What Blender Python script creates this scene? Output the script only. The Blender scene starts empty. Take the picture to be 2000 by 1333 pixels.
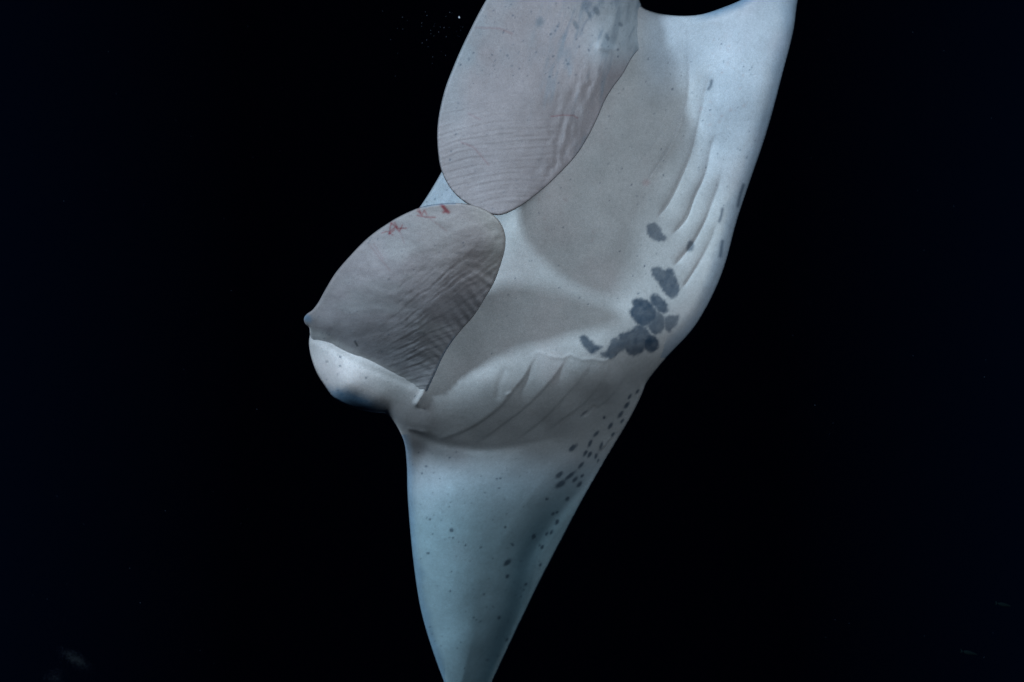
import bpy, math, random
import numpy as np
from mathutils import Vector, Matrix

random.seed(4)
rng = np.random.default_rng(7)
scene = bpy.context.scene
COL = scene.collection

# ------------------------------------------------------------------ camera
S, DIST = 0.0016, 3.2            # metres per unit at the animal's belly, metres to it
cam_d = bpy.data.cameras.new('camera')
cam_d.sensor_width = 36.0
cam_d.lens = 36.0
cam_d.clip_start, cam_d.clip_end = 0.05, 200.0
cam_d.dof.use_dof = True
cam_d.dof.focus_distance = 3.08
cam_d.dof.aperture_fstop = 2.2
cam = bpy.data.objects.new('camera', cam_d)
cam.rotation_euler = (math.radians(90), 0, 0)
COL.objects.link(cam)
scene.camera = cam

# ------------------------------------------------------------------ night water world
world = bpy.data.worlds.new('World')
scene.world = world
world.use_nodes = True
bg = world.node_tree.nodes['Background']
wn, wl = world.node_tree.nodes, world.node_tree.links
w_geo = wn.new('ShaderNodeTexCoord'); w_sep = wn.new('ShaderNodeSeparateXYZ')
w_abs = wn.new('ShaderNodeMath'); w_abs.operation = 'ABSOLUTE'
w_rmp = wn.new('ShaderNodeValToRGB')             # open water: black ahead, faint navy round the sides
w_rmp.color_ramp.elements[0].position = .25; w_rmp.color_ramp.elements[0].color = (.0001, .0001, .0006, 1)
w_rmp.color_ramp.elements[1].position = .52; w_rmp.color_ramp.elements[1].color = (.0005, .0014, .0046, 1)
wl.new(w_geo.outputs['Generated'], w_sep.inputs[0]); wl.new(w_sep.outputs['X'], w_abs.inputs[0])
wl.new(w_abs.outputs[0], w_rmp.inputs['Fac']); wl.new(w_rmp.outputs['Color'], bg.inputs['Color'])
bg.inputs['Strength'].default_value = 1.0

# key: the diver's strobe high on the left, far enough to be parallel
sun_d = bpy.data.lights.new('key_light', 'SUN')
sun_d.energy = 4.35
sun_d.angle = math.radians(5.5)
sun_d.color = (1.0, 0.77, 0.775)
sun = bpy.data.objects.new('key_light', sun_d)
sun.rotation_euler = Vector((150, 118, -102)).to_track_quat('-Z', 'Y').to_euler()
COL.objects.link(sun)
# second strobe, mounted above and to the right of the lens
fill_d = bpy.data.lights.new('strobe_light', 'AREA')
fill_d.energy = 58.0
fill_d.size = 0.5
fill_d.color = (0.97, 0.85, 0.87)
fill = bpy.data.objects.new('strobe_light', fill_d)
fill.location = (1.15, 0.45, 0.95)
fill.rotation_euler = Vector((-0.85, 2.75, -0.75)).to_track_quat('-Z', 'Y').to_euler()
COL.objects.link(fill)

vs = scene.view_settings
vs.view_transform = 'Standard'
vs.look = 'None'
vs.exposure = 0.0
vs.gamma = 1.0

# ------------------------------------------------------------------ helpers
def place(u, v, d):
    """animal plane coordinates (u right, v down, d towards the diver) to metres"""
    u, v, d = np.asarray(u, float), np.asarray(v, float), np.asarray(d, float)
    y = DIST - d * S
    k = y / DIST
    return np.stack([(u - 1000.0) * S * k, y, (666.5 - v) * S * k], axis=-1)

def smooth(a, b, x):
    t = np.clip((x - a) / (b - a), 0, 1)
    return t * t * (3 - 2 * t)

def catmull(pts, n=8, closed=True):
    P = np.array(pts, float)
    m = len(P)
    out = []
    for i in range(m if closed else m - 1):
        if closed:
            p0, p1, p2, p3 = P[(i-1) % m], P[i], P[(i+1) % m], P[(i+2) % m]
        else:
            p0, p1, p2, p3 = P[max(i-1, 0)], P[i], P[i+1], P[min(i+2, m-1)]
        # centripetal tangents keep corners tight
        a = max(np.hypot(*(p1-p0)[:2]), 1e-6)**.5; b = max(np.hypot(*(p2-p1)[:2]), 1e-6)**.5
        c = max(np.hypot(*(p3-p2)[:2]), 1e-6)**.5
        m1 = (p2-p1) if a < 1e-2 else b*((p1-p0)/a - (p2-p0)/(a+b) + (p2-p1)/b)
        m2 = (p2-p1) if c < 1e-2 else b*((p2-p1)/b - (p3-p1)/(b+c) + (p3-p2)/c)
        for k in range(n):
            t = k / n
            h00, h10 = 2*t**3-3*t**2+1, t**3-2*t**2+t
            h01, h11 = -2*t**3+3*t**2, t**3-t**2
            out.append(h00*p1 + h10*m1 + h01*p2 + h11*m2)
    if not closed:
        out.append(P[-1])
    return np.array(out)

def poly_nearest(Q, A, closed=True):
    """nearest point on polyline: distance, point, side sign, fractional position"""
    A = A[:, :2]
    n = len(A)
    if not closed and n < 14:                      # short lines: add points so the sample search below holds
        segs = [A[i] + (A[i+1]-A[i])*t for i in range(n-1) for t in np.arange(8)/8.0] + [A[-1]]
        d, c, s, p = poly_nearest(Q, np.array(segs), False)
        return d, c, s, p/8.0
    best = np.empty(len(Q)); near = np.empty((len(Q), 2)); side = np.empty(len(Q)); pos = np.empty(len(Q))
    A32 = A.astype(np.float32); a2 = (A32**2).sum(1)
    for k in range(0, len(Q), 30000):
        q = Q[k:k+30000]
        j = (a2[None, :] - 2*(q.astype(np.float32) @ A32.T)).argmin(1)
        bd = np.full(len(q), 1e18); bc = np.zeros((len(q), 2)); bs = np.zeros(len(q)); bp = np.zeros(len(q))
        for o in (-1, 0):
            i = j + o
            i = i % n if closed else np.clip(i, 0, n-2)
            a = A[i]; ab = A[(i+1) % n] - a
            w = q - a
            t = np.clip((w*ab).sum(1)/np.maximum((ab*ab).sum(1), 1e-12), 0, 1)
            c = a + t[:, None]*ab
            dd = ((q-c)**2).sum(1)
            m = dd < bd
            bd[m] = dd[m]; bc[m] = c[m]; bp[m] = (i+t)[m]
            bs[m] = (ab[:, 0]*w[:, 1]-ab[:, 1]*w[:, 0])[m]
        best[k:k+30000] = np.sqrt(bd); near[k:k+30000] = bc; side[k:k+30000] = np.sign(bs); pos[k:k+30000] = bp
    return best, near, side, pos

def inside(Q, A):
    r = np.zeros(len(Q), bool)
    n = len(A)
    for i in range(n):
        x1, y1 = A[i, 0], A[i, 1]; x2, y2 = A[(i+1) % n, 0], A[(i+1) % n, 1]
        if y1 == y2:
            continue
        c = ((y1 > Q[:, 1]) != (y2 > Q[:, 1])) & (Q[:, 0] < (x2-x1)*(Q[:, 1]-y1)/(y2-y1) + x1)
        r ^= c
    return r

class Plate:
    """thin plate spline through (u, v, value) control points"""
    def __init__(s, ctrl, lam=4.0):
        C = np.array(ctrl, float)
        s.c = C[:, :2] / 100.0
        n = len(C)
        K = s.k(s.c, s.c) + np.eye(n) * lam / 100
        P = np.hstack([np.ones((n, 1)), s.c])
        A = np.block([[K, P], [P.T, np.zeros((3, 3))]])
        s.w = np.linalg.solve(A, np.concatenate([C[:, 2], np.zeros(3)]))
        s.n = n
    def k(s, a, b):
        r2 = ((a[:, None, :] - b[None, :, :])**2).sum(-1)
        return 0.5 * r2 * np.log(r2 + 1e-9)
    def __call__(s, Q):
        q = Q / 100.0
        out = np.empty(len(q))
        for i in range(0, len(q), 20000):
            z = q[i:i+20000]
            out[i:i+20000] = s.k(z, s.c) @ s.w[:s.n] + s.w[s.n] + z @ s.w[s.n+1:]
        return out

# smooth 2-D value noise for skin relief and uneven marks
_T = rng.random((256, 256))
def vnoise(x, y):
    xi = np.floor(x).astype(int); yi = np.floor(y).astype(int)
    fx = x - xi; fy = y - yi
    fx = fx*fx*(3-2*fx); fy = fy*fy*(3-2*fy)
    g = lambda i, j: _T[i & 255, j & 255]
    return (g(xi, yi)*(1-fx)*(1-fy) + g(xi+1, yi)*fx*(1-fy) + g(xi, yi+1)*(1-fx)*fy + g(xi+1, yi+1)*fx*fy)
def fbm(x, y, o=3):
    s = 0; a = .5
    for i in range(o):
        s = s + a*vnoise(x*2**i + 17*i, y*2**i + 31*i); a *= .5
    return s

def obj_mesh(name, verts, faces, mat, parent=None):
    me = bpy.data.meshes.new(name)
    me.from_pydata([tuple(p) for p in verts], [], faces)
    me.update()
    me.polygons.foreach_set('use_smooth', [True]*len(me.polygons))
    me.materials.append(mat)
    o = bpy.data.objects.new(name, me)
    COL.objects.link(o)
    if parent:
        o.parent = parent
    return o

def solid(name, outline, height, back, pigment, mat, parent, h=2.3):
    """closed solid: outline rows are (u, v, round_radius, round_drop)"""
    A = catmull(outline, 6)
    lo = A[:, :2].min(0) - 3*h; hi = A[:, :2].max(0) + 3*h
    nx = int((hi[0]-lo[0])/h)+2; ny = int((hi[1]-lo[1])/h)+2
    X, Y = np.meshgrid(lo[0]+h*np.arange(nx), lo[1]+h*np.arange(ny))
    Q = np.stack([X.ravel(), Y.ravel()], 1)
    ins = inside(Q, A)
    dist = np.full(len(Q), 1e9); near = Q.copy(); pos = np.zeros(len(Q))
    # first a coarse mask so that far outside points cost nothing
    keep0 = ins.copy().reshape(ny, nx)
    for _ in range(2):
        g = keep0.copy()
        g[1:] |= keep0[:-1]; g[:-1] |= keep0[1:]; g[:, 1:] |= keep0[:, :-1]; g[:, :-1] |= keep0[:, 1:]
        keep0 = g
    idx = np.nonzero(keep0.ravel())[0]
    d_, n_, s_, p_ = poly_nearest(Q[idx], A)
    dist[idx] = d_; near[idx] = n_; pos[idx] = p_
    keep = ins | (dist < 0.45*h)
    K = keep.reshape(ny, nx)
    cell = K[:-1, :-1] & K[1:, :-1] & K[:-1, 1:] & K[1:, 1:]
    j, i = np.nonzero(cell)
    q = np.stack([j*nx+i, j*nx+i+1, (j+1)*nx+i+1, (j+1)*nx+i], 1)
    cnt = np.zeros(ny*nx, int)
    np.add.at(cnt, q.ravel(), 1)
    used = np.nonzero(cnt)[0]
    remap = np.full(ny*nx, -1); remap[used] = np.arange(len(used))
    q = remap[q]
    bnd = cnt[used] < 4
    P = Q[used].copy(); P[bnd] = near[used][bnd]
    # relax the rows beside the rim
    soft = (~bnd) & (dist[used] < 4*h)
    for _ in range(3):
        acc = np.zeros_like(P); c2 = np.zeros(len(P))
        for a in range(4):
            np.add.at(acc, q[:, a], P[q[:, (a+1) % 4]] + P[q[:, (a+3) % 4]]); np.add.at(c2, q[:, a], 2)
        P[soft] = (acc/np.maximum(c2, 1)[:, None])[soft]
    dd, nn, ss, pp = poly_nearest(P, A)
    dd[bnd] = 0
    i0 = np.floor(pp).astype(int) % len(A); f = pp - np.floor(pp)
    R = A[i0, 2]*(1-f) + A[(i0+1) % len(A), 2]*f
    H = A[i0, 3]*(1-f) + A[(i0+1) % len(A), 3]*f
    t = np.clip(dd/np.maximum(R, .1), 0, 1)
    drop = H*(1-np.sqrt(np.maximum(0, 1-(1-t)**2)))
    Z = height(P, dd) - drop
    ZB = back(P, dd, Z, H)
    n = len(P)
    bidx = np.full(n, -1); ni = np.nonzero(~bnd)[0]; bidx[ni] = n + np.arange(len(ni)); bidx[bnd] = np.nonzero(bnd)[0]
    V = np.concatenate([place(P[:, 0], P[:, 1], Z), place(P[ni, 0], P[ni, 1], ZB[ni])])
    # grid winding: front faces look at -Y (the diver)
    F = np.concatenate([q[:, ::-1], bidx[q]])
    o = obj_mesh(name, V, F.tolist(), mat, parent)
    col = np.ones((len(V), 4), np.float32)
    index_rows(P)
    col[:n, :3] = pigment(P, dd, pp/len(A))
    col[n:, :3] = (0.020, 0.026, 0.040)
    ca = o.data.color_attributes.new('pigment', 'FLOAT_COLOR', 'POINT')
    ca.data.foreach_set('color', col.ravel())
    return o

# ------------------------------------------------------------------ materials
def skin_material():
    m = bpy.data.materials.new('manta_skin')
    m.use_nodes = True
    nt = m.node_tree; N = nt.nodes; L = nt.links
    b = N['Principled BSDF']
    at = N.new('ShaderNodeAttribute'); at.attribute_name = 'pigment'
    tc = N.new('ShaderNodeTexCoord')
    n1 = N.new('ShaderNodeTexNoise'); n1.inputs['Scale'].default_value = 9; n1.inputs['Detail'].default_value = 6
    n1.inputs['Roughness'].default_value = .65
    r1 = N.new('ShaderNodeMapRange'); r1.inputs['From Min'].default_value = .3; r1.inputs['From Max'].default_value = .7
    r1.inputs['To Min'].default_value = .87; r1.inputs['To Max'].default_value = 1.08
    n2 = N.new('ShaderNodeTexNoise'); n2.inputs['Scale'].default_value = 260; n2.inputs['Detail'].default_value = 3
    r2 = N.new('ShaderNodeMapRange'); r2.inputs['From Min'].default_value = .3; r2.inputs['From Max'].default_value = .7
    r2.inputs['To Min'].default_value = .87; r2.inputs['To Max'].default_value = 1.11
    mu = N.new('ShaderNodeMath'); mu.operation = 'MULTIPLY'
    n3 = N.new('ShaderNodeTexNoise'); n3.inputs['Scale'].default_value = 75; n3.inputs['Detail'].default_value = 5; n3.inputs['Roughness'].default_value = .7
    r3 = N.new('ShaderNodeMapRange'); r3.inputs['From Min'].default_value = .3; r3.inputs['From Max'].default_value = .7
    r3.inputs['To Min'].default_value = .93; r3.inputs['To Max'].default_value = 1.06
    m3 = N.new('ShaderNodeMath'); m3.operation = 'MULTIPLY'
    L.new(tc.outputs['Object'], n3.inputs['Vector']); L.new(n3.outputs['Fac'], r3.inputs['Value'])
    mx = N.new('ShaderNodeVectorMath'); mx.operation = 'SCALE'
    bp = N.new('ShaderNodeBump'); bp.inputs['Strength'].default_value = .30; bp.inputs['Distance'].default_value = .002
    for n in (n1, n2):
        L.new(tc.outputs['Object'], n.inputs['Vector'])
    L.new(n1.outputs['Fac'], r1.inputs['Value']); L.new(n2.outputs['Fac'], r2.inputs['Value'])
    L.new(r1.outputs[0], mu.inputs[0]); L.new(r2.outputs[0], mu.inputs[1])
    L.new(at.outputs['Color'], mx.inputs[0]); L.new(mu.outputs[0], m3.inputs[0]); L.new(r3.outputs[0], m3.inputs[1]); L.new(m3.outputs[0], mx.inputs['Scale'])
    L.new(mx.outputs[0], b.inputs['Base Color'])
    L.new(n2.outputs['Fac'], bp.inputs['Height']); L.new(bp.outputs['Normal'], b.inputs['Normal'])
    b.inputs['Roughness'].default_value = .55
    b.inputs['Specular IOR Level'].default_value = .22
    b.inputs['Subsurface Weight'].default_value = .08
    b.inputs['Subsurface Radius'].default_value = (.012, .008, .006)
    b.inputs['Subsurface Scale'].default_value = 1.0
    return m

def plain(name, c, rough=.6):
    m = bpy.data.materials.new(name); m.use_nodes = True
    nt = m.node_tree; b = nt.nodes['Principled BSDF']
    no = nt.nodes.new('ShaderNodeTexNoise'); no.inputs['Scale'].default_value = 40
    cr = nt.nodes.new('ShaderNodeValToRGB')
    cr.color_ramp.elements[0].color = (c[0]*.6, c[1]*.6, c[2]*.6, 1); cr.color_ramp.elements[1].color = (*c, 1)
    nt.links.new(no.outputs['Fac'], cr.inputs['Fac']); nt.links.new(cr.outputs['Color'], b.inputs['Base Color'])
    b.inputs['Roughness'].default_value = rough
    return m
SKIN = skin_material()

# ------------------------------------------------------------------ manta ray: marks on the skin
PALE = np.array([.525, .488, .488]); LOBE = np.array([.365, .312, .324])
NAVY = np.array([.045, .075, .12]); EDGE = np.array([.15, .25, .37]); RED = np.array([.22, .02, .03])

def mix(c, k, m):
    m = m[:, None]
    return c*(1-m) + k*m

def blotch(P, pts, feather=3.0, jag=3.0):
    A = np.array(pts, float)
    lo, hi = A.min(0)-12, A.max(0)+12
    m = np.zeros(len(P))
    k = np.nonzero(((P > lo) & (P < hi)).all(1))[0]
    if len(k) == 0:
        return m
    q = P[k]
    A2 = catmull(A, 4)
    d, _, _, _ = poly_nearest(q, A2)
    sd = np.where(inside(q, A2), d, -d) + jag*2*(fbm((q[:, 0]*.8+q[:, 1]*.6)/3.2, (q[:, 1]*.8-q[:, 0]*.6)/6.5)-.44)
    m[k] = smooth(-feather*.8, feather*.6, sd+.3)
    return m

def dab(P, u, v, a, b, ang, soft=.45):
    m = np.zeros(len(P))
    r = max(a, b)*1.6
    i0, i1 = np.searchsorted(ROWS[0], (v-r, v+r)) if ROWS[0] is not None and len(ROWS[0]) == len(P) else (0, len(P))
    cand = ROWS[1][i0:i1] if ROWS[0] is not None and len(ROWS[0]) == len(P) else np.arange(len(P))
    k = cand[abs(P[cand, 0]-u) < r]
    if len(k) == 0:
        return m
    x = P[k, 0]-u; y = P[k, 1]-v; c, s = math.cos(ang), math.sin(ang)
    rr = np.sqrt(((x*c+y*s)/a)**2 + ((-x*s+y*c)/b)**2) + .5*(fbm(P[k, 0]/3, P[k, 1]/3)-.44)
    m[k] = 1-smooth(1-soft, 1+soft*.6, rr)
    return m
ROWS = [None, None]
def index_rows(P):
    o = np.argsort(P[:, 1]); ROWS[0] = P[o, 1]; ROWS[1] = o

def stroke(P, pts, w, ends=True):
    A = np.array(pts, float)
    m = np.zeros(len(P))
    lo, hi = A.min(0)-4*w-2, A.max(0)+4*w+2
    k = np.nonzero(((P > lo) & (P < hi)).all(1))[0]
    if len(k) == 0:
        return m
    d, _, _, _ = poly_nearest(P[k], A, closed=False)
    m[k] = np.exp(-(d/w)**2)
    return m

def specks(P, box, n, r0, r1, seed, accept=None):
    rr = random.Random(seed); m = np.zeros(len(P))
    for _ in range(n):
        u = rr.uniform(box[0], box[2]); v = rr.uniform(box[1], box[3])
        r = r0 + (r1-r0)*rr.random()**3
        if accept and not accept(u, v):
            rr.random(); rr.random()
            continue
        m = np.maximum(m, dab(P, u, v, r*rr.uniform(1, 1.7), r, rr.uniform(0, 3.1), .6)*rr.uniform(.35, 1))
    return m

def zz(pts, o=(960, 360), k=.36):
    return [(o[0]+x*k, o[1]+y*k) for x, y in pts]

BLOTCHES = [zz(p) for p in (
    [(845,225),(885,212),(915,240),(930,275),(952,292),(935,308),(895,308),(860,285),(843,250)],
    [(870,460),(905,450),(935,465),(980,460),(995,500),(1018,560),(1010,600),(975,620),(940,590),(905,535),(875,495)],
    [(765,630),(800,622),(850,632),(880,660),(895,690),(885,730),(860,760),(820,770),(780,745),(748,690),(770,665)],
    [(860,710),(900,690),(935,725),(938,770),(920,800),(890,815),(860,795),(845,760)],
    [(860,610),(890,597),(925,620),(955,660),(950,695),(920,698),(890,670),(862,640)],
    [(940,730),(975,715),(1018,715),(1005,755),(985,780),(960,805),(942,780)],
    [(755,790),(800,765),(850,790),(860,830),(840,880),(800,920),(765,930),(735,910),(700,860),(695,815),(740,805)],
    [(845,815),(890,830),(908,870),(895,900),(860,912),(835,895),(828,850)],
    [(635,880),(660,840),(690,840),(720,860),(720,900),(690,915),(660,940),(630,945),(590,920),(625,905)],
    [(480,830),(495,820),(540,850),(575,880),(600,878),(575,900),(550,920),(520,905),(490,860)],
    [(1065,325),(1080,305),(1098,325),(1090,360),(1068,365),(1060,350)])]
SPOTS = [(1119,875,11,5,-.7),(1164,848,9,3.5,-.8),(1192,832,9,3.5,-1),(1197,849,6,3,-.9),(1215,823,6,3,-1),(1212,810,9,4,-.9),
    (1224,792,9,4,-.9),(1180,816,3,3,0),(1152,867,9,3.5,-1.1),(1143,886,8,3.5,-1),(1152,888,8,3.5,-1),(1174,871,9,3,-1.2),
    (1164,891,6,3,-1.3),(1168,900,4,2,-1),(1135,909,9,3.5,-.9),(1092,928,10,5,-.75),(1095,946,13,6,-.6),(1113,930,16,4,-.7),
    (1123,937,8,4,-.9),(1132,946,8,4,-.9),(1137,930,5,3,-.9),(1108,975,6,4,-.9),(1068,975,3,3,0),(991,1099,10,5,-.7),
    (991,1126,5,3.5,-1),(1042,1048,6,4,-1.2),(1068,1043,5,3,-1),(1077,1040,5,3,-1),(1088,1020,7,3.5,-1.1),(1080,1004,5,3,-.6),
    (1088,1001,4,3,-.8),(1059,1069,5,3,-1),(1055,1104,4,3,-1),(1027,1142,4,3,-1),(882,1036,4.5,4.5,0),(885,1051,2,2,0),
    (840,1015,2.5,2,1),(836,1081,4,2,0),(975,1207,4,3,-.9),(990,1250,4,2.5,-1),(1230,775,7,3,-1),(1245,765,6,3,-.9)]
DASHES = [([(1411,408),(1409,420),(1405,433)],3.0),([(1452,362),(1447,378),(1441,402)],3.6),([(1390,158),(1388,168),(1384,174)],3.2),
          ([(1411,472),(1407,500)],4.0)]

# ------------------------------------------------------------------ manta ray: body with wings and head
root = bpy.data.objects.new('manta_ray', None)
root.location = (0.15, DIST + .1, 0)
COL.objects.link(root)
root['label'] = 'pale bellied manta ray hanging upright in black water with its head lobes unfurled'
root['category'] = 'manta ray'

body_outline = [  # u, v, rounding radius, rounding drop
    (868,1333,10,10),(845,1270,11,11),(822,1190,12,12),(808,1100,13,13),(800,1020,14,14),(796,960,14,14),(794.5,905,15,15),(790,866,18,18),
    (777,836,22,22),(763,817,26,26),(752,808,30,30),(738,807,38,34),(716,804,42,38),(690,797,44,40),(664,785,44,42),(650,776,44,42),(636,757,44,42),(618,727,42,40),
    (606,690,38,36),(604,662,30,30),(612,638,34,34),(680,560,30,30),(760,480,26,26),(820.5,404,20,20),(861,339,20,20),(890,282,20,20),(930,200,22,22),
    (985,90,26,30),(1040,10,30,30),(1110,-35,30,30),(1190,-30,28,28),(1240,3,26,22),(1262,18,24,18),(1290,27,22,16),(1330,31.5,22,16),(1370,28.5,22,16),
    (1415,14,24,16),(1450,-1,24,18),(1485,-24,24,18),(1525,-65,20,18),(1565,-140,18,18),(1600,-235,10,10),(1606,-240,10,10),(1601,-170,20,20),
    (1578,-80,40,34),(1558.5,0,40,24),(1550,60,46,26),(1530,140,46,26),(1500,250,46,26),(1470,340,46,26),(1440,430,40,24),(1415,522,34,20),
    (1390,582,30,18),(1355,642,30,18),(1300,702,30,20),(1272,736,28,20),(1263,749,20,20),(1256,766,8,8),(1234,812,7,7),(1190,887,6,6),
    (1142,970,6,6),(1100,1049,6,6),(1060,1126,6,6),(1021,1205,6,6),(985,1282,6,6),(961,1334,6,6),(935,1390,6,6),(913,1432,5,5),(905,1432,5,5),(888,1384,7,7)]
body_ctrl = [
    (1000,450,6),(1080,450,4),(1150,450,-4),(1250,430,-38),(1310,430,-62),(1050,520,0),(1000,620,-12),(1100,620,-16),(1180,600,-20),(1260,560,-36),(1320,560,-52),
    (1050,330,0),(1150,330,-10),(1230,300,-40),(1300,280,-66),(1200,200,-26),(1270,150,-52),(1325,140,-82),(1330,210,-84),
    (1385,420,-82),(1370,560,-64),(1375,300,-86),(1400,200,-60),(1400,130,-56),(1460,130,-30),(1510,120,-30),(1400,70,-58),(1500,20,-70),(1450,250,-66),(1430,340,-86),
    (1540,-60,-130),(1580,-140,-210),(1600,-220,-290),(1240,30,-58),(1245,70,-56),(1275,90,-66),(1320,60,-68),(1150,0,-80),(1060,20,-110),
    (1000,690,-12),(1100,690,-10),(1200,690,-26),(1260,680,-46),(1335,640,-62),(950,745,-22),(1010,760,-40),(1100,760,-54),(1190,750,-72),(900,800,-66),(1000,820,-98),(1100,810,-112),
    (830,830,-92),(860,856,-126),(930,868,-146),(1000,872,-164),(1080,856,-172),(1180,790,-140),(1235,760,-142),(1240,790,-190),
    (825,890,-184),(900,900,-172),(1000,905,-184),(1090,890,-206),(1170,870,-240),
    (815,960,-222),(880,960,-194),(960,960,-204),(1050,960,-236),(1110,960,-268),
    (815,1050,-268),(880,1050,-244),(960,1050,-262),(1085,1050,-330),
    (825,1150,-332),(880,1150,-312),(950,1150,-334),(1040,1150,-400),
    (845,1250,-408),(900,1250,-394),(945,1250,-414),(995,1250,-470),(870,1333,-470),(910,1333,-476),(950,1333,-505),(910,1420,-570),
    (615,690,-78),(640,690,-52),(690,712,-27),(760,742,-26),(825,775,-42),(640,740,-70),(680,750,-30),(740,775,-40),(700,775,-52),(760,792,-62),(615,660,-66),
    (680,620,-74),(760,560,-110),(850,420,-160),(800,460,-160),(868,350,-170),(900,560,-50),(930,470,-40),(950,300,-120),(1000,200,-110),(1080,120,-90),
    (900,700,-34),(850,740,-36)]
body_plate = Plate(body_ctrl)

GILLS_UP = [
    ([(1262,360),(1282,330),(1300,304),(1315,277),(1335,224),(1344,185),(1345,120),(1336,88)], 6.0),
    ([(1285,426),(1308,393),(1331,346),(1351,297),(1364,247),(1374,198),(1382,165),(1388,140)], 6.0),
    ([(1314,459),(1342,425),(1356,388),(1378,340),(1389,290),(1398,258)], 6.0),
    ([(1317,520),(1334,500),(1356,472),(1381,425),(1390,400),(1404,363),(1412,325)], 5.5),
    ([(1333,565),(1352,536),(1374,500),(1392,461),(1404,425)], 4.0),
    ([(1272,292),(1295,257),(1309,241)], 2.2)]
GILLS_LOW = [
    ([(1053,688),(1038,711),(1026,735),(999,769),(984,789),(960,810),(924,834),(882,853),(855,860)], 6.5),
    ([(1112,694),(1098,714),(1080,741),(1050,774),(1020,801),(984,828),(948,855),(925,868)], 5.5),
    ([(1160,703),(1134,741),(1107,771),(1065,816),(1035,840),(999,867)], 4.5),
    ([(1199,700),(1176,744),(1140,789),(1095,822),(1065,846)], 3.6),
    ([(1240,712),(1212,750),(1188,780),(1143,811)], 3.0)]

def flap(P, pts, amp, decay, raised, sharp=2.2, groove=0.0, t0=.07):
    """one gill cover: a lip along the slit that falls away behind it"""
    A = catmull([(a, b) for a, b in pts], 6, closed=False)
    out = np.zeros(len(P))
    lo, hi = A.min(0)-150, A.max(0)+150
    k = np.nonzero(((P > lo) & (P < hi)).all(1))[0]
    d, _, s, p = poly_nearest(P[k], A, closed=False)
    n = len(A)-1
    taper = smooth(-.02*n, t0*n, p)*smooth(0, .22*n, n-p)
    # kill the round caps past either end
    d = d*s*raised
    lip = smooth(-2.0, sharp, d)*np.exp(-np.maximum(d, 0)/decay) - .25*np.exp(-((d+sharp+3)/(sharp+5))**2)
    lip = lip - groove*np.exp(-((d+1.0)/2.2)**2)*smooth(1.0*n, .35*n, p)
    out[k] = amp*taper*lip
    return out

def pleat(P, pts, amp):
    """gill slit pulled shut: a sharp valley between two swollen covers"""
    A = catmull([(a, b) for a, b in pts], 6, closed=False)
    out = np.zeros(len(P))
    lo, hi = A.min(0)-70, A.max(0)+70
    k = np.nonzero(((P > lo) & (P < hi)).all(1))[0]
    d, _, s, p = poly_nearest(P[k], A, closed=False)
    n = len(A)-1
    taper = smooth(-.03*n, .10*n, p)*smooth(-.03*n, .22*n, n-p)
    d = d*s
    w = np.where(d > 0, 15.0, 11.0)
    fine = smooth(.75*n, .2*n, p)                      # the lower end opens into a real slit
    out[k] = -amp*taper*(np.exp(-np.abs(d)/w) + .30*fine*np.exp(-((d+1)/2.4)**2))
    return out

def body_height(P, dd):
    u, v = P[:, 0], P[:, 1]
    z = body_plate(P)
    # trough that runs down the lower wing beside its trailing edge
    tr = catmull([(1165,890),(1085,985),(1039,1050),(1018,1098),(1005,1159),(995,1203),(978,1247),(964,1288),(950,1340),(915,1430)], 6, closed=False)
    d, _, s, p = poly_nearest(P, tr, closed=False)
    d = d*s*-1.0                       # + to the right
    along = smooth(820, 1080, v)
    z -= along*(76*smooth(-50, 26, d) - 20*smooth(14, 36, d))
    # upper jaw lies deeper than the lower jaw: mouth edge
    jaw_fade = smooth(1120, 990, u)
    jaw = np.array([(640,700),(745,566),(820,468),(868,402),(884,380),(925,300),(985,190),(1060,80),(1120,20)], float)
    d, _, s, p = poly_nearest(P, jaw, closed=False)
    d = d*s
    z += np.where(u < 1120, jaw_fade*30*smooth(-2.5, 1.5, d)*np.exp(-np.maximum(d, 0)/90)*smooth(760, 820, u), 0)*smooth(450, 395, v)
    for pts, a in GILLS_UP:
        z += pleat(P, pts, a*1.35)
    for pts, a in GILLS_LOW:
        z += flap(P, pts, a*.68, 34, +1, 2.0, 0.0, .38)
    # raised rim where the lower gill covers meet the throat plate
    rim = np.array([(1040,694),(1053,688),(1075,697),(1100,700),(1113,693),(1138,703),(1160,702),(1178,706),(1199,699)], float)
    d, _, s, p = poly_nearest(P, rim, closed=False)
    z += 1.1*np.exp(-(d/3.5)**2)*smooth(1036, 1060, u)
    # fold where the lower gill covers meet the wing
    fold = catmull([(757,815),(800,842),(845,862),(900,874),(960,877),(1040,866),(1110,850)], 5, closed=False)
    d, _, s, p = poly_nearest(P, fold, closed=False)
    z -= 2.6*np.exp(-(d/9)**2)*smooth(1120, 1000, u)
    # small creases
    for pts, a, w in (([(985,725),(975,750),(972,775)], 1.4, 7), ([(800,838),(830,845)], -1.6, 4), ([(1143,811),(1160,795)], 2.5, 3),
                      ([(836,742),(826,770),(815,788)], -7, 6), ([(990,771),(998,768)], -1.6, 3), ([(1290,70),(1264,36),(1246,8)], 5, 16),
                      ([(610,660),(700,712),(800,752)], 2.0, 7)):
        d, _, _, _ = poly_nearest(P, np.array(pts, float), closed=False)
        z -= a*np.exp(-(d/w)**2)
    z += 5*(fbm(u/150, v/150)-.44) + 1.1*(fbm(u/34, v/34)-.44)
    return z

def body_back(P, dd, Z, H):
    thick = 210*(1-np.exp(-dd/190.0))
    b = body_plate(P) - H*np.exp(-dd/120) - 30*(1-np.exp(-dd/120)) - thick*(1-.5*smooth(740, 900, P[:, 1]))
    return np.minimum(b, Z - 14*smooth(0, 22, dd))

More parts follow.
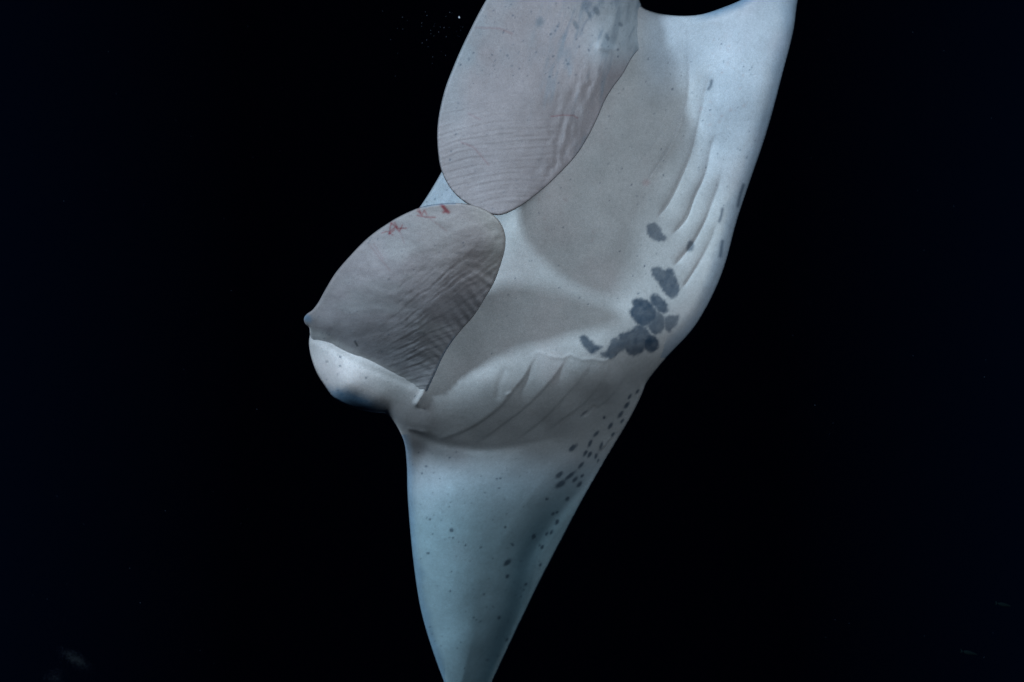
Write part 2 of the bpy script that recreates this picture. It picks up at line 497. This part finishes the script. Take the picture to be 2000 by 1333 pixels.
def body_pigment(P, dd, pos):
    u, v = P[:, 0], P[:, 1]
    c = np.tile(PALE, (len(P), 1))
    c *= (1 + .10*(fbm(u/60, v/60)-.44))[:, None]
    wing = np.maximum(smooth(1300, 1420, u)*smooth(480, 200, v), smooth(850, 960, v))
    wing = np.maximum(wing, smooth(1225, 1290, u)*smooth(230, 90, v))
    wing = np.maximum(wing, smooth(470, 400, v)*smooth(930, 880, u))
    c = mix(c, np.array([.515, .53, .585]), wing)
    c = mix(c, np.array([.455, .575, .635]), smooth(870, 1050, v))  # blue cast of the water, painted into the lower wing
    c = mix(c, np.array([.78, .70, .70]), dab(P, 655, 720, 90, 50, .55, .9))  # cheek turned to the key light: its brightness is painted in
    warm = smooth(.35, .75, fbm(u/90+5, v/90+9))
    c = mix(c, c*np.array([1.06, .97, .97]), warm*.5)
    # shade of the trough painted in along the hind edge of the lower wing
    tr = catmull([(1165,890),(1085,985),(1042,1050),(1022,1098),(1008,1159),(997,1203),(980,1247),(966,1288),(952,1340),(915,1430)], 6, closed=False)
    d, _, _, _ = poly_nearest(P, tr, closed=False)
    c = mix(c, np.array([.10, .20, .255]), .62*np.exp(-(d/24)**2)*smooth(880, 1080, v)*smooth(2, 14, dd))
    # back colour creeping round the rims
    edge = np.zeros(len(P))
    wob = 1+1.0*(fbm(u/40, v/40)-.44)
    lead = (u < 870) & (v > 850)
    edge = np.where(lead, .8*(1-smooth(1, 21, dd*wob)), edge)
    top = (v < 60) & (u > 1340) & (u < 1520)
    edge = np.where(top, (1-smooth(2, 20, dd*wob))*smooth(1340, 1400, u), edge)
    rt = (u > 1500-.3*v) & (v > -60) & (v < 700)
    edge = np.where(rt, .65*(1-smooth(2, 34, dd*wob)), edge)
    c = mix(c, EDGE, edge*.8)
    ey = dab(P, 690, 786, 62, 20, .33, .8)
    c = mix(c, EDGE, np.clip(ey*1.1, 0, 1)); c = mix(c, NAVY, dab(P, 694, 792, 26, 9, .3, .8)*.85)
    dark = np.zeros(len(P))
    for i, b in enumerate(BLOTCHES):
        dark = np.maximum(dark, blotch(P, b, 5.0, 3.4)*(.80+.2*((i*37) % 5)/4))
    for s in SPOTS:
        dark = np.maximum(dark, dab(P, *s, .5)*.85)
    for pts, w in DASHES:
        dark = np.maximum(dark, stroke(P, pts, w)*.8)
    dark = np.maximum(dark, .55*dab(P, 1140, 808, 10, 2.5, -.7))
    dark = np.maximum(dark, .9*dab(P, 1259, 520, 2.3, 2.3, 0, .4))
    dark *= (.92+.3*(fbm(u/9, v/9)-.44))
    c = mix(c, np.array([.036, .060, .096]), np.clip(dark, 0, 1))
    sp = specks(P, (800, 880, 1060, 1333), 190, .8, 2.3, 3)
    sp = np.maximum(sp, specks(P, (1180, 60, 1500, 420), 130, .8, 1.9, 5))
    sp = np.maximum(sp, specks(P, (960, 300, 1300, 700), 70, .8, 1.9, 8))
    sp = np.maximum(sp, specks(P, (620, 660, 830, 800), 22, 1.2, 2.2, 11))
    sp = np.maximum(sp, specks(P, (830, 345, 900, 400), 9, 1.2, 2.4, 12))
    c = mix(c, NAVY, sp*.9)
    pk = specks(P, (1050, 380, 1160, 480), 12, 2, 5, 21) + specks(P, (1350, 60, 1460, 250), 40, 1.5, 3.5, 22)
    c = mix(c, np.array([.42, .30, .30]), np.clip(pk, 0, 1)*.35)
    c = mix(c, np.array([.5, .33, .33]), .5*dab(P, 1262, 357, 9, 7, 0, .8))
    return c

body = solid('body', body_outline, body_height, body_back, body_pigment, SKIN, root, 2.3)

# ------------------------------------------------------------------ manta ray: unfurled head lobes
upper_outline = [
    (1241,104,5,6),(1231,119,3,4),(1216,146,3,4),(1198,170,3,4),(1182,196,3,4),(1168,228,3,4),(1151,263,3,4),(1126,303,3,4),(1082,350,3,4),(1043,384,3,4),
    (1010,407,3,4),(975,421,3,4),(940,412,3,4),(906,394,3,4),(881,370,3,4),(863,336,3,4),(856,300,4,5),(855,245,4,6),(867,182,5,7),(886,130,6,8),(912,72,6,8),(948,3,7,9),(985,-50,8,10),
    (1060,-105,8,10),(1160,-110,8,10),(1225,-70,8,10),(1242,-20,10,12),(1254,12,10,14),(1270,45,10,20),(1266,80,10,20)]
upper_plate = Plate([
    (1268,50,-104),(1256,84,-84),(1244,58,-58),(1236,50,-30),(1220,50,6),(1239,101,-24),(1208,112,40),(1245,15,-70),(1222,10,0),(1190,30,36),(1150,70,66),(1100,0,78),(1050,50,80),(950,40,96),(920,110,112),(870,200,122),(862,270,126),
    (1000,150,114),(1000,250,130),(900,260,132),(1100,200,92),(1130,260,72),(1180,170,52),(1090,320,94),(970,410,146),(1040,370,124),(900,370,138),(960,340,144),(1160,-90,50),(1010,-60,70)])
def upper_height(P, dd):
    u, v = P[:, 0], P[:, 1]
    z = upper_plate(P)
    # fine creases that run across the blade and fan downwards
    w = v + .10*(u-860) + 9*(fbm(u/120, v/120)-.44)*2 - .0006*(u-1000)**2
    env = smooth(150, 260, v)*smooth(1150, 1000, u)*(.35+.9*fbm(u/60+3, v/30))
    z += env*(.34*np.sin(w/1.25+9*fbm(u/60, v/60)) + .45*np.sin(w/2.1+8*fbm(u/90+4, v/40)))
    # puckers along the free edge beside the throat
    s = (u*.86 - v*.5)
    al = smooth(120, 8, dd)*smooth(1020, 1090, u)*smooth(380, 320, v)*smooth(95, 150, v)
    z += .7*al*(1.1*np.sin((u*.95+v*.28)/3.6 + 8*fbm(u/40, v/40)) + 2*(fbm(u/11, v/30)-.44)*2)
    z -= al*4*(fbm(u/18+8, v/34)-.44)
    # knob at the corner of the free edge
    d, _, _, _ = poly_nearest(P, np.array([(1172,92),(1200,98),(1237,103)], float), closed=False)
    z += 5*np.exp(-(d/8)**2)
    z += 6*(fbm(u/80, v/80)-.44) + 2.5*(fbm(u/28+2, v/28)-.44)
    return z
def lobe_back(plate, t):
    def f(P, dd, Z, H):
        return plate(P) - H - t*(1-np.exp(-dd/40.0))
    return f
def upper_pigment(P, dd, pos):
    u, v = P[:, 0], P[:, 1]
    c = np.tile(LOBE, (len(P), 1))*(1+.14*(fbm(u/50, v/50)-.44))[:, None]
    cool = smooth(.35, .7, fbm(u/80+7, v/110+3))*smooth(330, 60, v)
    c = mix(c, np.array([.345, .355, .385]), cool*.9)
    c = mix(c, np.array([.50, .515, .55]), smooth(1100, 1215, u)*smooth(150, 80, v)*.95)
    # grey streaks beside the free edge
    st = smooth(.42, .72, fbm(u/12+v/60, v/46+u/90))*smooth(1000, 1120, u)*smooth(360, 250, v)
    c = mix(c, np.array([.22, .26, .31]), st*.55)
    st2 = smooth(.46, .70, fbm((u+v*.4)/10, (v-u*.5)/40+4))*smooth(1040, 1120, u)*smooth(130, 40, v)
    c = mix(c, np.array([.15, .20, .27]), st2*.55)
    for a in ((1054,43,9,11,.2,.8),(1165,22,11,6,1.1),(1186,73,9,4,1.2),(1125,50,11,5,1.1),(1151,30,8,4,1.1),(1212,48,6,4,.9)):
        c = mix(c, np.array([.14, .165, .20]), dab(P, *a)*.65)
    sp = specks(P, (870, 0, 1240, 150), 140, .9, 2.6, 31)
    sp = np.maximum(sp, specks(P, (858, 100, 1180, 420), 100, .9, 2.2, 32))
    c = mix(c, np.array([.09, .11, .15]), sp*.8)
    ln = (w_lines(P))
    c = mix(c, np.array([.30, .26, .27]), ln)
    rd = stroke(P, [(1077,228),(1100,225),(1120,226),(1128,231)], 1.5)*.6 + .35*stroke(P, [(900,278),(925,288),(955,323)], 1.6)
    rd = rd + .3*stroke(P, [(930,54),(975,56),(1000,66)], 2) + .25*stroke(P, [(915,222),(938,234)], 1.6)
    c = mix(c, RED, np.clip(rd, 0, 1)*.75)
    c = mix(c, np.array([.22, .2, .22]), (1-smooth(.5, 3, dd))*.2*(u > 900))  # thin shade line along the rim, painted into the colour
    return c
def w_lines(P):
    u, v = P[:, 0], P[:, 1]
    w = v + .06*(u-860) + 16*(fbm(u/120+2, v/120)-.44)
    ph = w/4.1 + 3*fbm(u/70, v/50)
    return np.clip(np.sin(ph), 0, 1)**6*smooth(150, 250, v)*smooth(1130, 980, u)*.30*smooth(.35, .6, fbm(u/50+9, v/18))
upper = solid('cephalic_lobe', upper_outline, upper_height, lobe_back(upper_plate, 12), upper_pigment, SKIN, root, 2.0)
upper['label'] = 'long pale grey head lobe reaching down from the top edge'

lower_outline = [
    (604,641,5,7),(597,634,4,5),(593.5,624,4,5),(598,615,4,5),(610,606,5,6),(621,592,6,8),(636,565,6,8),(655,534,6,8),(682,502,6,8),(717,466,6,8),(752,440,5,7),(790,418,5,6),(828,403.5,4,5),
    (868,397.5,4,5),(905,398,4,5),(936,405,4,5),(962,419,4,5),(979,438,4,5),(987,462,4,5),(986,487,4,5),(977,520,4,5),(965,552,4,5),(946,585,4,5),(925,618,4,5),(900,646,4,5),(878,675,4,5),(862,703,4,5),(850,730,4,5),
    (838,756,4,6),(828,778,6,12),(800,795,8,12),(740,770,8,12),(670,735,8,12),(622,690,8,12),(606,655,6,10)]
lower_plate = Plate([
    (608,652,-72),(650,668,-44),(700,694,-25),(760,724,-23),(815,754,-32),(835,760,-24),(660,715,-75),(740,758,-72),(800,788,-80),
    (598,624,-40),(630,600,0),(640,640,-10),(700,640,40),(760,660,46),(820,690,24),(855,710,2),
    (700,560,84),(660,560,46),(780,580,112),(850,620,78),(900,640,38),(935,590,82),
    (700,510,92),(740,470,108),(780,510,132),(820,540,126),(880,520,142),(950,530,122),(820,430,148),(870,410,162),(900,450,168),(940,420,174),(975,470,158)])
def lower_height(P, dd):
    u, v = P[:, 0], P[:, 1]
    z = lower_plate(P)
    # ridges fanning out from the root towards the free edge
    ang = np.arctan2(v-790, u-560)
    n = fbm(u/70, v/70)
    env = smooth(760, 930, u+.35*(v-500))*smooth(470, 540, v)
    z += env*(.5*np.sin(ang*110+9*n) + .5*np.sin(ang*187+16*n) + .4*np.sin(ang*300+21*n))*(.05+1.3*fbm(u/46+3, v/26))
    # tight pleats along the free edge
    d, near, s, p = poly_nearest(P, catmull([(978,515),(965,552),(946,585),(925,618),(900,646),(878,675),(862,703),(850,730),(838,756)], 5, closed=False), closed=False)
    t = p/40.0
    pl = np.exp(-d/30.0)*smooth(0, .12, t)
    z += .34*pl*smooth(1.0, .78, t)*(3.0*np.sin(t*105 + 9*n + d*.08) + 1.8*np.sin(t*61+7*n+2))
    # shallow scoop below the middle of the blade
    z -= 12*np.exp(-(((u-760)/90)**2+((v-600)/34)**2))*0.4
    z += 7*(fbm(u/75+4, v/75)-.44) + 3.2*(fbm(u/30+12, v/18)-.44) + 1.2*(fbm(u/12, v/12)-.44)
    return z
def lower_pigment(P, dd, pos):
    u, v = P[:, 0], P[:, 1]
    c = np.tile(LOBE, (len(P), 1))*(1+.16*(fbm(u/45, v/45)-.44))[:, None]
    c = mix(c, np.array([.36, .325, .33]), smooth(.38, .72, fbm(u/70+2, v/40+8))*.8)
    # greyer towards the root and the pleated edge
    g = smooth(500, 690, v+.25*(u-800))*(.45+.7*fbm(u/40+5, v/22+1))
    c = mix(c, np.array([.23, .245, .265]), np.clip(g, 0, 1)*.5)
    c = mix(c, np.array([.39, .33, .318]), smooth(760, 880, u)*smooth(600, 500, v)*.5)
    d, _, _, _ = poly_nearest(P, np.array([(604,645),(650,668),(700,695),(760,726),(815,756)], float), closed=False)
    c = mix(c, PALE*.9, .8*np.exp(-(d/9)**2))
    tan = smooth(60, 5, dd)*smooth(900, 960, u)*smooth(600, 480, v)
    c = mix(c, np.array([.44, .40, .37]), tan*.6)
    c = mix(c, EDGE, dab(P, 600, 622, 12, 8, .8, .8)*.7)
    rd = stroke(P, [(861,399),(867,406),(876,415)], 3.4)*.95 + stroke(P, [(866,404),(872,413),(866,415)], 2.6)*.8
    zig = [([(815,412),(824,420),(829,411),(833,419)],1.7),([(815,421),(830,424),(850,425)],1.7),([(818,408),(822,416)],1.8),([(764,436),(762,446),(760,458)],1.5),
           ([(764,436),(778,447),(794,446)],1.6),([(762,452),(772,444),(780,452),(786,440)],1.4),([(760,457),(770,450)],1.5),([(770,434),(776,444)],1.4),
           ([(745,456),(756,452),(768,460)],1.1)]
    for p, w in zig:
        rd = rd + .7*stroke(P, p, w)
    for p in ([(722,479),(738,500),(762,529)], [(730,478),(748,505)], [(840,428),(858,440),(872,452)], [(780,452),(790,475)]):
        rd = rd + .22*stroke(P, p, 1.6)
    c = mix(c, RED, np.clip(rd, 0, 1)*.85)
    sp = specks(P, (620, 420, 960, 700), 90, .8, 2.0, 41)
    sp = np.maximum(sp, specks(P, (712, 460, 725, 475), 12, 1.2, 2, 44))
    c = mix(c, np.array([.08, .10, .14]), sp*.7)
    c = mix(c, np.array([.03, .04, .05]), stroke(P, [(693,667),(698,676)], 1.6))
    c = mix(c, np.array([.24, .22, .22]), (1-smooth(.5, 3, dd))*.2*(u > 900))  # rim shade painted in on this lobe too
    c = mix(c, EDGE, (1-smooth(1, 4, dd))*.6*(u < 890)*smooth(815, 835, u))
    return c
lower = solid('cephalic_lobe', lower_outline, lower_height, lobe_back(lower_plate, 12), lower_pigment, SKIN, root, 2.0)
lower['label'] = 'rounded head lobe with red scratches along its upper edge'

# ------------------------------------------------------------------ manta ray: whip tail behind the body
def tube(path, radii, seg=10):
    V, F = [], []
    for i, p in enumerate(path):
        p = Vector(p)
        t = (Vector(path[min(i+1, len(path)-1)]) - Vector(path[max(i-1, 0)])).normalized()
        a = t.cross(Vector((0, 0, 1))).normalized(); b = t.cross(a)
        for k in range(seg):
            an = 2*math.pi*k/seg
            V.append(p + (a*math.cos(an)+b*math.sin(an))*radii[i])
    for i in range(len(path)-1):
        for k in range(seg):
            F.append((i*seg+k, i*seg+(k+1) % seg, (i+1)*seg+(k+1) % seg, (i+1)*seg+k))
    F.append(tuple(range(seg))[::-1]); F.append(tuple(range((len(path)-1)*seg, len(path)*seg)))
    return V, F
tp = [(0.27+.09*t, DIST+.25+1.25*t, .27+.11*t-.05*t*t) for t in np.linspace(0, 1, 24)]
tv, tf = tube(tp, [.05*(1-t)**1.4+.004 for t in np.linspace(0, 1, 24)])
tail = obj_mesh('tail', tv, tf, plain('tail_skin', (.03, .035, .05)), root)
bpy.context.view_layer.update()
for ch in root.children:                       # parts were built in world metres
    ch.matrix_parent_inverse = root.matrix_world.inverted()

# ------------------------------------------------------------------ drifting life
pl_m = plain('plankton_shell', (.07, .085, .11))
def fleck(o, r, stretch, rot):
    V = []; F = []
    R = rot
    for x, y, z in ((1,0,0),(-1,0,0),(0,1,0),(0,-1,0),(0,0,1),(0,0,-1)):
        V.append(tuple(Vector(o) + R @ Vector((x*r, y*r, z*r*stretch))))
    for a, b, c in ((0,2,4),(2,1,4),(1,3,4),(3,0,4),(2,0,5),(1,2,5),(3,1,5),(0,3,5)):
        F.append((a, b, c))
    return V, F
def fleck_cloud(name, items, mat):
    V, F = [], []
    for u, v, d, r, st, an in items:
        p = place(u, v, d)
        a, b = fleck(tuple(p), r, st, Matrix.Rotation(an, 3, 'Y'))
        F += [tuple(i+len(V) for i in f) for f in b]; V += a
    o = obj_mesh(name, V, F, mat)
    return o
items = []
for _ in range(46):
    k = random.random()
    u = 905 - abs(random.gauss(0, 70)); v = max(2, 20 + abs(random.gauss(0, 45)))
    if u > 950 - .55*v - 12:
        continue
    items.append((u, v, random.uniform(-200, 60), random.uniform(.0007, .0013), random.uniform(1, 2.6), random.uniform(.2, .7)))
for _ in range(160):
    items.append((random.choice((random.uniform(60, 560), random.uniform(1480, 1960))), random.uniform(20, 1310), random.uniform(-500, 100),
                  random.uniform(.0003, .0010), random.uniform(1, 2.2), random.uniform(0, 3)))
pk = fleck_cloud('plankton', items, pl_m)
pk['kind'] = 'stuff'; pk['label'] = 'faint plankton specks drifting in the black water'; pk['category'] = 'plankton'
br = fleck_cloud('plankton_speck', [(897, 34.5, 40, .0032, 1.5, -.4)], plain('bright_shell', (.85, .85, .95)))
br['label'] = 'brightest white speck drifting left of the upper head lobe'; br['category'] = 'plankton'
items = []
for _ in range(1100):
    a = random.gauss(0, 1); b = random.gauss(0, 1)
    if random.random() < .7:
        u, v = 147+13*a+4*b, 1288+9*b+4*a
    else:
        u, v = 106+9*a, 1326+12*b
    items.append((u, v, -150+60*random.gauss(0, 1), random.uniform(.0004, .0008), random.uniform(1, 1.8), random.uniform(0, 3)))
cl = fleck_cloud('plankton_cloud', items, plain('cloud_shell', (.028, .036, .042)))
cl['kind'] = 'stuff'; cl['label'] = 'dim grey smudge of plankton near the bottom left corner'; cl['category'] = 'plankton'

def fish(u, v, d, length, label):
    o = bpy.data.objects.new('small_fish', None)
    p = place(u, v, d); o.location = tuple(p); o.rotation_euler = (0, math.radians(12), 0)
    COL.objects.link(o)
    o['label'] = label; o['category'] = 'fish'; o['group'] = 'small fish in the dark at the lower right'
    n, seg = 12, 10
    V, F = [], []
    for i in range(n+1):
        t = i/n; w = (math.sin(math.pi*min(1, t**.75))*.9+.1)*length
        for k in range(seg):
            a = 2*math.pi*k/seg
            V.append(((t-.5)*length*.8, math.cos(a)*w*.05, math.sin(a)*w*.11))
    for i in range(n):
        for k in range(seg):
            F.append((i*seg+k, (i+1)*seg+k, (i+1)*seg+(k+1) % seg, i*seg+(k+1) % seg))
    F.append(tuple(range(seg))); F.append(tuple(range(n*seg, (n+1)*seg))[::-1])
    obj_mesh('body', V, F, FISH, o)
    L = length; T = .004
    V = [(-.38*L, -T, 0), (-.52*L, -T, .11*L), (-.47*L, -T, 0), (-.52*L, -T, -.11*L)]
    V += [(x, T, z) for x, y, z in V]
    F = [(0,1,2), (0,2,3), (4,6,5), (4,7,6), (0,4,5,1), (1,5,6,2), (2,6,7,3), (3,7,4,0)]
    obj_mesh('tail_fin', V, F, FISH, o)
FISH = plain('fish_scales', (.003, .007, .008), .8)
FISH.node_tree.nodes['Principled BSDF'].inputs['Specular IOR Level'].default_value = .05
fish(1962, 1182, -300, .066, 'small dark fish by the right edge, the upper of the two')
fish(1895, 1276, -300, .070, 'small dark fish near the bottom right corner, the lower of the two')

# ------------------------------------------------------------------ the water itself
bx = [(-5, -1.0, -4), (5, -1.0, -4), (5, 8, -4), (-5, 8, -4), (-5, -1.0, 4), (5, -1.0, 4), (5, 8, 4), (-5, 8, 4)]
fc = [(0,3,2,1), (4,5,6,7), (0,1,5,4), (1,2,6,5), (2,3,7,6), (3,0,4,7)]
me = bpy.data.meshes.new('haze'); me.from_pydata(bx, [], fc); me.update()
hz = bpy.data.objects.new('haze', me); COL.objects.link(hz)
hm = bpy.data.materials.new('sea_water'); hm.use_nodes = True
nt = hm.node_tree
nt.nodes.remove(nt.nodes['Principled BSDF'])
pv = nt.nodes.new('ShaderNodeVolumePrincipled')
pv.inputs['Color'].default_value = (.0001, .0002, .0005, 1)
pv.inputs['Absorption Color'].default_value = (.52, .82, .92, 1)
pv.inputs['Density'].default_value = .32
nt.links.new(pv.outputs['Volume'], nt.nodes['Material Output'].inputs['Volume'])
me.materials.append(hm)
hz['kind'] = 'stuff'; hz['label'] = 'dark clear sea water all round the manta ray'; hz['category'] = 'water'
